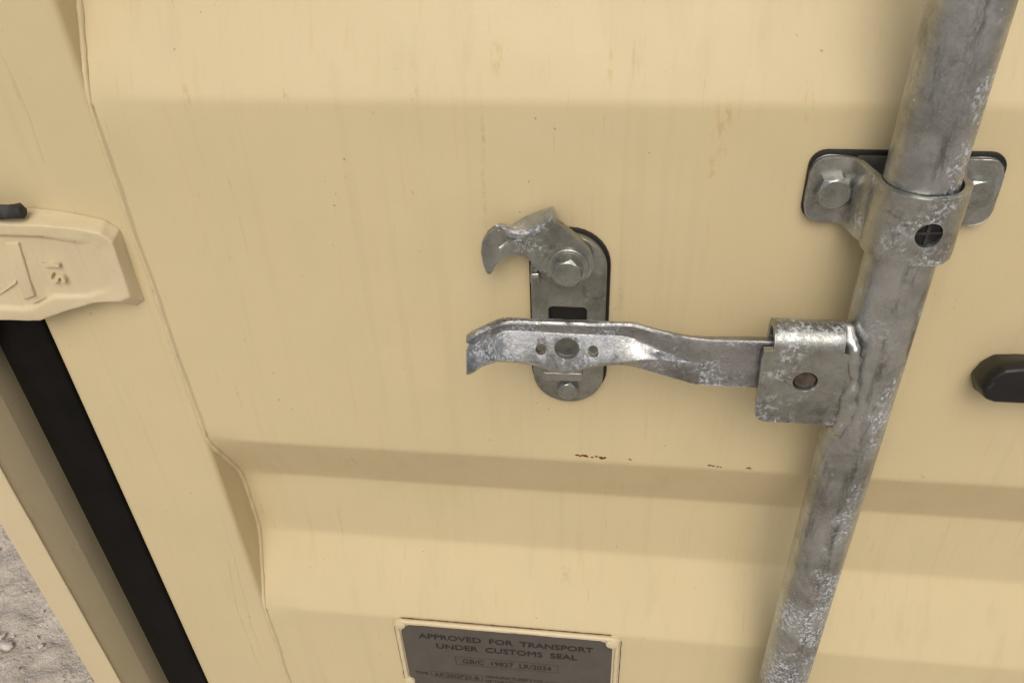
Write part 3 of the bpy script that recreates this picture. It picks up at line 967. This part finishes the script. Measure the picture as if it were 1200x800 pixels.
# thin grime line at lifted paint round the rim
for cx, cz, r in ((-141.2, -290.5, 5.2), (37.9, -292.6, 5.4), (-142.2, -376.5, 5.2), (38.5, -377, 5.2)):
    ylathe('rivet', cx, cz, [(r, -1.0), (r, -3.4), (r * 0.93, -4.3), (r * 0.6, -4.9), (r * 0.1, -5.1)], 'cast_paint', plate)
rows = [('APPROVED  FOR  TRANSPORT', -127, 22.3, -309.6, 7.0, 1.0), ('UNDER  CUSTOMS  SEAL', -112.5, 9.0, -322.4, 7.0, 1.0),
        ('GB/C  19827  LR/2024', -90.8, -13.0, -341.6, 6.2, 0.5), ('TYPE', -135.4, -124.2, -365.4, 4.4, 0.3),
        ('AP-20GP23-B', -118.3, -77.8, -366.0, 5.2, 0.35), ("MANUFACTURER'S NO.", -71.6, -20.0, -361.7, 4.0, 0.3), ('OF THE CONTAINER', -71.9, -26.0, -368.6, 4.0, 0.3)]
for body_, x0, x1, zb, cap, bold in rows:
    t = text_mesh(body_, x0, x1, zb, cap, -1.99)
    if bold:                      # heavier stroke: the same glyphs laid again a hair beside themselves
        tmp = bmesh.new()
        tmp.from_mesh(t)
        tmp.verts.ensure_lookup_table(); tmp.edges.ensure_lookup_table(); tmp.faces.ensure_lookup_table()
        for dx, dz, dy in ((0.6 * bold, 0.0, -0.02), (0.3 * bold, 0.4 * bold, -0.04), (0.3 * bold, -0.3 * bold, -0.06)):
            g_ = bmesh.ops.duplicate(tmp, geom=tmp.verts[:len(t.vertices)] + tmp.edges[:len(t.edges)] + tmp.faces[:len(t.polygons)])
            for v in g_['geom']:
                if isinstance(v, bmesh.types.BMVert):
                    v.co += Vector((dx, dy, dz)) / 1000
            tmp.verts.ensure_lookup_table(); tmp.edges.ensure_lookup_table(); tmp.faces.ensure_lookup_table()
        tmp.to_mesh(t)
        tmp.free()
    link('lettering', t, 'ink', plate)
def ink_frame(x0, x1, z0, z1, w=0.45):
    b = bmesh.new()
    for q in ((x0, x1, z1 - w, z1), (x0, x1, z0, z0 + w), (x0, x0 + w, z0 + w, z1 - w), (x1 - w, x1, z0 + w, z1 - w)):
        vv = [b.verts.new(mm(x, -1.98, z)) for x, z in ((q[0], q[2]), (q[1], q[2]), (q[1], q[3]), (q[0], q[3]))]
        b.faces.new(vv)
    me = bpy.data.meshes.new('printed_box'); b.to_mesh(me); b.free()
    link('printed_box', me, 'ink', plate)
ink_frame(-96.9, -6.8, -344.4, -332.4)
ink_frame(-121.0, -74.4, -367.6, -358.6)
ink_frame(-18.2, 33.5, -370.5, -359.2)

# ================================================================== HANDLE CATCH
catch = thing('handle_catch', 'galvanised handle catch with swivelling hooked keeper, bolted on the door behind the lever', 'catch', mm(1, 0, 30))
o = bm_obj('rubber_backing', plate_bm(stadium(1.2, 23.4, 93.2, -29.5, 18), -2.6, 0.25), 'rubber', catch)
bevel(o, 0.5, 2); apply_mods(o); shade(o)
basep = bm_obj('base_plate', plate_bm(stadium(0.9, 21.7, 92.0, -28.9, 18), -8.0, -2.6), 'galv_plate', catch)
cut(basep, [cutter(rounded_rect(-10.6, 11.6, 27, 43.8, 2.5, 4), -12, 0.2)])
bevel(basep, 1.1, 3, 50); apply_mods(basep); shade(basep, 35)
dk = bm_obj('slot_liner', plate_bm(rounded_rect(-12.5, 13.5, 25, 46, 2), -2.9, -2.58), 'rubber', catch)
# sealing ledge bent out of the base
led = bm_obj('ledge', plate_bm([(-13.2, 1.6), (10.6, 2.2), (10.9, 8.6), (-13.4, 8.2)], -25, -7.6), 'galv', catch)
bevel(led, 1.2, 3); apply_mods(led); shade(led)
lug = bm_obj('stop_lug', plate_bm([(-20.4, 63.5), (-15.2, 64.0), (-15.0, 70.6), (-20.2, 70.2)], -14.5, -7.6), 'galv', catch)
bevel(lug, 1.0, 3); apply_mods(lug); shade(lug)
hex_bolt(1.0, -16.5, -8.0, 7.0, 5.0, 'galv_plate', catch, rot=0.25)

def make_hook():
    outl = [(x, z) for x, _, z in [(a, 0, b) for a, b in HOOK]]
    bm = plate_bm(outl, -15.0, -11.0)
    bmesh.ops.triangulate(bm, faces=[f for f in bm.faces if len(f.verts) > 4])
    for x in range(-46, 16, 3):
        bmesh.ops.bisect_plane(bm, geom=bm.verts[:] + bm.edges[:] + bm.faces[:], plane_co=mm(x, 0, 0), plane_no=(1, 0, 0))
    for z in range(64, 106, 3):
        bmesh.ops.bisect_plane(bm, geom=bm.verts[:] + bm.edges[:] + bm.faces[:], plane_co=mm(0, 0, z), plane_no=(0, 0, 1))
    a, b = Vector((-32.8, 90.2)), Vector((-21.0, 97.6))
    d = (b - a).normalized()
    nrm = Vector((-d.y, d.x))
    for off_ in (-0.5, 0.4):
        bmesh.ops.bisect_plane(bm, geom=bm.verts[:] + bm.edges[:] + bm.faces[:], plane_co=mm(a.x + nrm.x * off_, 0, a.y + nrm.y * off_), plane_no=(nrm.x, 0, nrm.y))
    for v in bm.verts:
        x, z = v.co.x * 1000, (v.co.z - Z0) * 1000
        # the beak swells towards the viewer, above and left of a pressed step
        s = (Vector((x, z)) - a).dot(nrm)
        along = (Vector((x, z)) - a).dot(d)
        t = max(0.0, min(1.0, (s + 0.5) / 0.9)) * max(0.0, min(1.0, (along + 6) / 6))
        ln_ = (b - a).length
        t *= max(0.0, min(1.0, (ln_ + 3 - along) / 3))
        bulge = -2.3 * t * math.exp(-max(0, s) / 4.5)
        far = max(0.0, min(1.0, (-24 - x) / 20))
        bulge += 2.2 * math.sin(far * math.pi * 0.55)
        v.co.y -= bulge / 1000
    o = bm_obj('hook', bm, 'galv_plate', catch)
    bevel(o, 0.9, 2, 55)
    apply_mods(o)
    shade(o, 45)
    return o
hook = make_hook()
# thumb flange turned over along the hook's upper edge
lowc = [Vector(p) for p in catmull([Vector(p) for p in TAB_LOW], 4)]
upc = [Vector(p) for p in catmull([Vector(p) for p in TAB_UP], 4)]
bm = bmesh.new()
rows_ = []
nrow = 5
for i in range(len(lowc)):
    a, b = lowc[i], upc[i]
    a = Vector((a.x, -15.6 - 2.0 * math.sin(math.pi * i / (len(lowc) - 1)), a.z - 0.2))
    row = []
    for k in range(nrow + 1):
        t = k / nrow
        p = a.lerp(b, t)
        p.z += 1.2 * math.sin(math.pi * t)
        row.append(bm.verts.new(mm(*p)))
    rows_.append(row)
for r0, r1 in zip(rows_, rows_[1:]):
    for k in range(nrow):
        bm.faces.new((r0[k], r1[k], r1[k + 1], r0[k + 1]))
fl = bm_obj('thumb_flange', bm, 'galv_flange', hook)
s = fl.modifiers.new('solid', 'SOLIDIFY'); s.thickness = 0.0040; s.offset = -1 if fl.data.polygons[0].normal.z > 0 else 1
bevel(fl, 0.9, 3, 50)
apply_mods(fl); shade(fl, 50)
ylathe('spacer', 1.3, 76.6, [(12, -7.8), (12, -11.1)], 'galv_plate', catch)
hex_bolt(1.3, 76.0, -17.4, 9.2, 6.2, 'galv_plate', catch, rot=0.30, washer=None, marks=True)
ylathe('washer', 1.3, 76.6, [(11.2, -14.9), (11.2, -16.3), (10.8, -16.6), (9.9, -16.6), (9.7, -17.4), (8, -17.5)], 'galv_plate', catch)

# ================================================================== LOCK ROD
rod = thing('lock_rod', 'tall galvanised locking rod with pressed handle lever, blotched with white zinc bloom', 'locking rod', mm(168.2, -32, -1090))
RX, RY = 168.2, -32.0
bm = bmesh.new()
zs = [-1085, -700] + list(range(-420, 320, 10)) + [500, 900, 1280]
k = 64
rings = []
for z in zs:
    rings.append([bm.verts.new(mm(RX + (17.0 + 0.12 * noise.noise(Vector((math.cos(6.283 * j / k) * 2, math.sin(6.283 * j / k) * 2, z * 0.03)))) * math.cos(2 * math.pi * j / k), RY + 17.0 * math.sin(2 * math.pi * j / k), z)) for j in range(k)])
for a, b in zip(rings, rings[1:]):
    for j in range(k):
        bm.faces.new((a[j], a[(j + 1) % k], b[(j + 1) % k], b[j]))
bm.faces.new(rings[0]); bm.faces.new(rings[-1])
bm_obj('tube', bm, 'galv_rod', rod, smooth=60)

# folded hub that carries the lever, welded to the tube
def make_hub():
    path = [(-50, 0.6), (-50, 10), (-50, 22), (-50, 34), (-50, 44), (-50, 49.5), (-50, 50.5)]
    for i in range(1, 13):
        a = R(180 - 15 * i)
        path.append((-39 + 11 * math.cos(a), 50.5 + 11 * math.sin(a)))
    path += [(-28, 40), (-28, 20), (-28, 4), (-28, -2)]
    lims = []
    for i, (yy, z) in enumerate(path):
        if i <= 5:
            l = 108.3 - 2.2 * (z / 50) ; r = 153.6
            if i == 0: l, r = l + 5.0, 152
            if i == 5: l, r = 107.0, 151.5
        else:
            l, r = 111.6, 147.3
        lims.append((l, r))
    path.insert(6, (-50, 49.9)); lims.insert(6, (110.6, 148.6))
    path.insert(1, (-50, 2.2)); lims.insert(1, (109.6, 153.4))
    path.insert(2, (-50, 5)); lims.insert(2, (108.3, 153.6))
    bm = bmesh.new()
    n_ = 10
    g = []
    for (yy, z), (l, r) in zip(path, lims):
        g.append([bm.verts.new(mm(l + (r - l) * i / n_, yy, z)) for i in range(n_ + 1)])
    for r0, r1 in zip(g, g[1:]):
        for i in range(n_):
            bm.faces.new((r0[i], r0[i + 1], r1[i + 1], r1[i]))
    o = bm_obj('handle_hub', bm, 'galv_hub', rod)
    fn = min(o.data.polygons, key=lambda p: (p.center - (mm(130, -50, 20) - world_loc(rod))).length)
    s = o.modifiers.new('solid', 'SOLIDIFY'); s.thickness = 0.004
    s.offset = -1 if fn.normal.y < 0 else 1
    apply_mods(o)
    cut(o, [cutter(ellipse(130.9, 30.5, 6.6, 6.6), -54, -43)])
    bevel(o, 1.0, 3, 45)
    apply_mods(o)
    rough_up(o, 0.35, 90)
    shade(o, 45)
    return o
hub = make_hub()
# weld between hub and tube: an uneven string of beads
bm = bmesh.new()
wp = catmull([Vector(p) for p in [(149.5, -37, 58.5), (150.5, -44, 55), (152.3, -47.2, 50), (154.2, -48.4, 42), (155.6, -48.8, 30), (155.8, -48.8, 16), (155.5, -48.6, 4), (154.2, -48.0, -4), (153, -45, -9)]], 10)
tube_bm([mm(*p) for p in wp], lambda t: 0.0034 + 0.00025 * math.sin(t * 60) + (0.0008 if t > 0.55 else 0), 14, 0.55, 150, bm)
bm_obj('weld', bm, 'galv', hub, smooth=70)
bm = bmesh.new()
tube_bm([mm(*p) for p in catmull([Vector((148.5, -22, 50)), Vector((149.2, -20, 25)), Vector((149, -21, 2))], 8)], lambda t: 0.003 + 0.0006 * math.sin(t * 40), 10, 0.5, 150, bm)
bm_obj('weld', bm, 'galv', hub, smooth=70)

# ================================================================== LEVER
def make_lever():
    T = 3.6
    bm = bmesh.new()
    rings = []
    for P0, P1, P2, P3, P4 in LEVER:
        P = [Vector(p) for p in (P0, P1, P2, P3, P4)]
        rr = max(0.0, min(1.0, (P[2].z - P[3].z - 1.5) / 5))      # how far the pressed facet has risen
        q = [P[0], P[0].lerp(P[1], 0.55) + Vector((0, 0, 1.3)), P[1] + Vector((0, 0.5, 0.8)), P[1] + Vector((0, -0.3, -0.6)), P[1].lerp(P[2], 0.5) + Vector((0, 0.5 * rr, 0)), P[2] + Vector((0, 0.5 * rr, 0.5)), P[2] + Vector((0, -0.3 * rr, -0.8)), P[2].lerp(P[3], 0.5), P[3] + Vector((0, 0, 1.1 * rr)), P[3] + Vector((0, -0.3 * rr, 0)), P[4]]
        # inner side, returned from the bottom up
        back = [P[4] + Vector((0, T, 0.3)), Vector((P[3].x, P[3].y + T, P[3].z + 1.0)), P[2].lerp(P[3], 0.5) + Vector((0, T, 0)), P[2] + Vector((0, T, -0.5)), P[1] + Vector((0, T, -T)), P[0] + Vector((0, 0, -T))]
        rings.append([bm.verts.new(mm(*p)) for p in q + back])
    k = len(rings[0])
    for a, b in zip(rings, rings[1:]):
        for j in range(k):
            bm.faces.new((a[j], a[(j + 1) % k], b[(j + 1) % k], b[j]))
    bm.faces.new(rings[0]); bm.faces.new(list(reversed(rings[-1])))
    bmesh.ops.triangulate(bm, faces=[f for f in bm.faces if len(f.verts) > 4])
    o = bm_obj('handle_lever', bm, 'galv_lever', rod, label='pressed steel handle lever with three holes and a bent tip')
    cut(o, [cutter(ellipse(-11.7, 41.0, 3.1, 3.1, 20), -60, -38), cutter(ellipse(2.6, 41.8, 7.0, 5.9, 28), -60, -36),
            cutter(ellipse(17.1, 41.4, 3.1, 3.1, 20), -60, -38),
            cutter([(-42.4, 48.6), (-41.0, 48.8), (-39.8, 42.4), (-41.6, 42.0)], -75, -50.8),
            cutter([(-60, 47), (-50.2, 47.4), (-49.5, 49.3), (-50.4, 52.5), (-60, 53)], -80, -40)])
    bevel(o, 0.55, 2, 50)
    apply_mods(o)
    rough_up(o, 0.25, 150)
    shade(o, 38)
    return o
arm = make_lever()
ylathe('rivet', 130.9, 30.5, [(5.9, -30), (5.9, -48.0), (5.2, -48.6), (2.0, -48.9)], 'rust_pin', arm)

# ================================================================== ROD BRACKET
bracket = thing('rod_bracket', 'galvanised saddle bracket clamping the locking rod, two hexagon bolts and a keyed hole', 'bracket', mm(170, 0, 122))
o = bm_obj('rubber_backing', plate_bm(rounded_rect(122.9, 217.8, 102.6, 141.6, 8.5, 6), -2.6, 0.25), 'rubber', bracket)
bevel(o, 0.5, 2); apply_mods(o); shade(o)
o = bm_obj('back_plate', plate_bm(rounded_rect(144.5, 196, 104.5, 139.5, 3, 3), -4.2, -2.6), 'galv_plate', bracket)
def make_saddle():
    pts_ = [(123.4, -4.4), (130, -4.4), (137, -4.5), (141.5, -5.2), (144.6, -8.2), (146.2, -13), (147.6, -20)]
    for d in range(195, -16, -15):
        pass
    cx, cy, r = RX + 0.6, RY, 19.8
    arc = [(cx + r * math.cos(R(180 + a)), cy + r * math.sin(R(180 + a))) for a in range(-14, 195, 13)]
    pts_ += arc
    pts_ += [(190.6, -20), (191.6, -13), (193.0, -8.2), (196, -5.3), (200.5, -4.5), (208, -4.4), (216.4, -4.4)]
    cl = catmull([Vector((x, y_, 0)) for x, y_ in pts_], 4)
    bm = bmesh.new()
    g = []
    nz = 10
    for p in cl:
        d = min(p.x - 123.4, 216.4 - p.x) if p.y > -12 else 99
        ins = 0
        if d < 9:
            ins = 9 - math.sqrt(max(0, 81 - (9 - max(0, d)) ** 2))
        lift = max(0, min(1, (-p.y - 6) / 30))
        zt = 139.6 + 1.4 * lift - ins
        zb = 103.3 + 2.6 * lift + ins + 0.7 * lift * math.sin(p.x * 0.16)
        g.append([bm.verts.new(mm(p.x, p.y, zb + (zt - zb) * i / nz)) for i in range(nz + 1)])
    for r0, r1 in zip(g, g[1:]):
        for i in range(nz):
            bm.faces.new((r0[i], r0[i + 1], r1[i + 1], r1[i]))
    o = bm_obj('saddle', bm, 'galv', bracket)
    s = o.modifiers.new('solid', 'SOLIDIFY'); s.thickness = 0.0032; s.offset = 0
    apply_mods(o)
    cut(o, [cutter(ellipse(170.6, 122.6, 6.4, 6.4), -60, -44)])
    bevel(o, 1.0, 3, 45)
    apply_mods(o)
    rough_up(o, 0.45, 70)
    shade(o, 50)
    return o
make_saddle()
# black liner behind the keyed hole, with a cross rib
ln = bm_obj('liner', plate_bm(ellipse(170.6, 122.6, 6.9, 6.9, 24), -50.0, -49.15), 'rubber', bracket)
cr = plate_bm([(169.9, 116.4), (171.3, 116.4), (171.3, 128.8), (169.9, 128.8)], -50.9, -49.9)
bm_obj('cross_rib', cr, 'pad_rubber', ln)
bm_obj('cross_rib', plate_bm([(164.4, 121.6), (169.8, 121.7), (169.8, 122.9), (164.4, 122.8)], -50.8, -49.9), 'pad_rubber', ln)
bm_obj('cross_rib', plate_bm([(171.4, 122.1), (176.8, 122.3), (176.8, 123.5), (171.4, 123.3)], -50.8, -49.9), 'pad_rubber', ln)
hex_bolt(136.0, 121.6, -6.0, 9.4, 5.6, 'galv', bracket, rot=0.2)
hex_bolt(205.6, 122.6, -6.0, 8.6, 4.6, 'galv', bracket, rot=0.05)

# ================================================================== BLACK RUBBER BUMPER, right edge
bump_ = thing('rubber_bumper', 'black moulded rubber block with chamfered end fixed on the door right of the locking rod', 'bumper', mm(290, 0, 8))
bm = bmesh.new()
back_r = [(234.5, 3.0), (238.0, 12.5), (243.5, 17.8), (256, 18.6), (340, 18.6), (340, -11), (246, -12), (239, -8.5)]
mid_r = [(232.2, 7.0), (236.0, 17.0), (241.0, 22.5), (252, 24.6), (340, 24.6), (340, -3), (243, -3.0), (236.5, -0.5)]
frt_r = [(233.8, 8.5), (236.8, 16.2), (241.8, 21.3), (252, 23.2), (339, 23.2), (339, -1.2), (242.5, -1.2), (236.8, 1.0)]
rings = [[bm.verts.new(mm(x + 2.5, y_, z)) for x, z in rr] for rr, y_ in ((back_r, 0.2), (mid_r, -15.5), (frt_r, -21.5))]
k = 8
for a, b in zip(rings, rings[1:]):
    for j in range(k):
        bm.faces.new((a[j], a[(j + 1) % k], b[(j + 1) % k], b[j]))
bm.faces.new(rings[0]); bm.faces.new(rings[-1])
o = bm_obj('block', bm, 'rubber', bump_)
bevel(o, 2.0, 4, 25); apply_mods(o); shade(o, 60)
bm_obj('moulding_nick', plate_bm([(238.1, 9.5), (239.5, 13.6), (241.1, 13.2), (239.5, 9.0)], -21.9, -21.0), 'pad_rubber', bump_)
